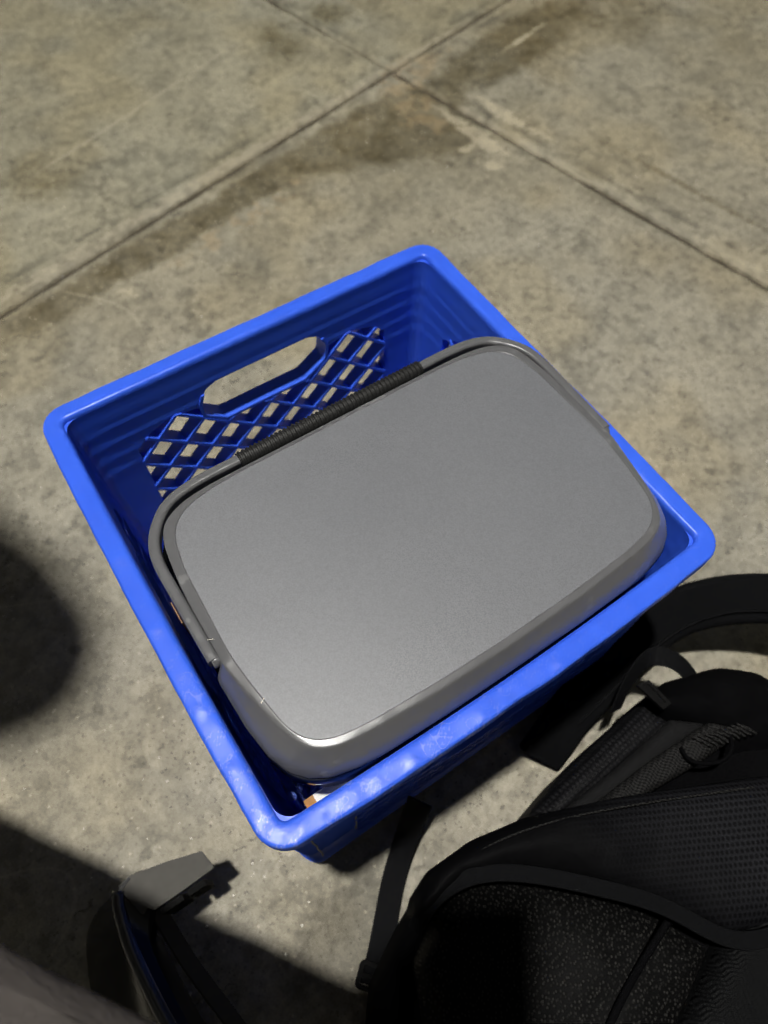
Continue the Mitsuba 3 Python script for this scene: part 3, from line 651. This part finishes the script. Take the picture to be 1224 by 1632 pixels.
# ------------------------------------------------------------------ the person crouching left of the crate, holding the camera
lab('person', 'person in grey-brown trousers crouching beside the crate with one knee in the corner', 'person')
hipR, midR, kneeR, ankR = (-.365, .265, .42), (-.133, -.006, .420), (-.078, -.086, .412), (-.19, -.26, .09)
hipL, kneeL, ankL = (-.52, .20, .40), (-.44, -.16, .47), (-.46, -.30, .09)
tr = bones([[((-.43, .27, .42), .125), (hipR, .098), (midR, .060), (kneeR, .061), (ankR, .045)], [((-.43, .27, .42), .125), (hipL, .098), (kneeL, .068), (ankL, .045)], [((-.43, .27, .42), .125), ((-.42, .30, .52), .12)]], .014)
tv = np.array(tr.vertices); nn = tr.vertex_normals
tr.vertices = tv + nn * (.006 * (meshkit.fbm(tv * 22, 3, 4) - .5))[:, None]
obj('person__trousers', tr, 'mat_trousers', smooth=True); lab('person__trousers', 'grey-brown trousers, the near knee blurred in the lower left corner')
neck, head = (-.285, .415, 1.02), (-.200, .322, 1.12)
shR, shL = (-.36, .30, .86), (-.50, .48, .86)
elR, wrR = (-.235, .02, .62), (-.055, -.135, .655)
elL, wrL = (-.58, .20, .62), (-.47, -.02, .555)
sh = bones([[((-.42, .30, .50), .128), ((-.42, .38, .76), .14), ((-.34, .405, .93), .07)], [((-.42, .38, .80), .10), (shR, .068), (elR, .048), ((-.10, -.10, .648), .036)], [((-.42, .38, .80), .10), (shL, .07), (elL, .048), ((-.49, .02, .56), .036)]], .014)
obj('person__shirt', sh, 'mat_shirt', smooth=True)
def fingers(w, dirn, side, nrm, curl):
    w, dirn, side, nrm = (np.array(v, float) for v in (w, dirn, side, nrm))
    dirn /= np.linalg.norm(dirn); side = side - dirn * (side @ dirn); side /= np.linalg.norm(side); nrm = np.cross(dirn, side) * np.sign(np.cross(dirn, side) @ nrm)
    ch = []
    for k, L in zip((-1.5, -.5, .5, 1.5), (.062, .074, .078, .070)):
        b = w + dirn * .082 + side * k * .0195
        ch.append([(w + side * k * .010, .020), (b, .0105)])
        p, a = b, 0.0; seg = [(b, .0102)]
        for q_, fr_ in enumerate((.46, .31, .23)):
            a += curl * (.5 if q_ == 0 else 1)
            p = p + (dirn * math.cos(a) + nrm * math.sin(a)) * L * fr_; seg.append((p, .0095 - .0009 * q_))
        ch.append(seg)
    tb = w + dirn * .025 + side * -.030
    ch.append([(w, .020), (tb, .014), (tb + dirn * .030 - side * .016 + nrm * .012, .0105), (tb + dirn * .055 - side * .016 + nrm * .026, .0095)])
    ch.append([(w - dirn * .03, .025), (w, .022)])
    return ch
PC = CAM + DOWN * .055 - FWD * .0075
RIGHT = np.cross(FWD, -DOWN); RIGHT /= np.linalg.norm(RIGHT)
hx = PC + DOWN * .095 - FWD * .030 - RIGHT * .035
bd = [[(neck, .055), ((-.245, .365, 1.075), .058), (head, .087), ((-.168, .285, 1.095), .062)], [(head, .086), ((-.215, .345, 1.16), .085)], [((-.150, .262, 1.112), .016), ((-.138, .250, 1.098), .012)],
      [((-.42, .30, .45), .10), ((-.42, .37, .72), .11), ((-.35, .40, .90), .06), (neck, .055)], [((-.42, .38, .80), .07), (shR, .05), (elR, .036), ((-.10, -.10, .648), .030), (hx, .026)]] + fingers(hx, -DOWN, RIGHT, FWD, .55) + [[((-.42, .38, .80), .07), (shL, .05), (elL, .036), ((-.49, .02, .56), .030), (wrL, .026)]] + fingers(wrL, (.05, -1, -.05), (1, 0, 0), (0, 0, -1), .35)
for s_ in (-1, 1): bd.append([((-.215 + s_ * .062, .330 + s_ * .055, 1.12), .022), ((-.223 + s_ * .070, .336 + s_ * .062, 1.13), .014)])
bd += [[((-.43, .27, .42), .09), (hipR, .07), (midR, .046), (kneeR, .046), (ankR, .036), ((-.15, -.25, .03), .028), ((-.06, -.36, .022), .026)], [((-.43, .27, .42), .09), (hipL, .07), (kneeL, .05), (ankL, .036), ((-.44, -.31, .03), .028), ((-.40, -.45, .022), .026)]]
obj('person', bones(bd, .007, 6), 'mat_skin', smooth=True)
obj('person__hair', bones([[((-.232, .360, 1.165), .082), ((-.245, .375, 1.14), .078)]], .012), 'mat_hair', smooth=True)

def oriented_box(c, hr, hd, hf, r=.004):
    m = bx((-hr, -hd, -hf), (hr, hd, hf)); v = np.array(m.vertices)
    m.vertices = c + v[:, :1] * RIGHT + v[:, 1:2] * DOWN + v[:, 2:] * FWD
    if m.volume < 0: m.invert()
    return m
lab('phone', 'dark phone held upright in the right hand of the crouching person', 'phone')
obj('phone', oriented_box(PC - FWD * .002, .0365, .077, .004), 'mat_phone')

# ------------------------------------------------------------------ the lamp overhead
lab('ceiling_lamp', 'small bright bulb in a grey metal shade hanging over the crate', 'lamp')
pf = [(.012, .11), (.03, .10), (.075, .03), (.110, -.005)]
a = np.arange(32) * 2 * math.pi / 32
rings = [np.c_[r * np.cos(a), r * np.sin(a), np.full(32, z)] for r, z in pf[::-1]] + [np.c_[(r - .002) * np.cos(a), (r - .002) * np.sin(a), np.full(32, z - .001)] for r, z in pf]
m = loft(rings, cap0=False, cap1=False); m.apply_translation(LAMP + (0, 0, .02))
obj('ceiling_lamp__shade', m, 'mat_shade', smooth=40)
obj('ceiling_lamp__cord', trimesh.creation.cylinder(.004, segment=[LAMP + (0, 0, .13), LAMP + (0, 0, .9)]), 'mat_rubber')
bulb = trimesh.creation.icosphere(3, LAMP_R); bulb.apply_translation(LAMP)
scene['ceiling_lamp__bulb'] = mikit.ply(bulb, 'mat_shade', smooth=False, emitter={'type': 'area', 'radiance': {'type': 'rgb', 'value': LAMP_RADIANCE}})
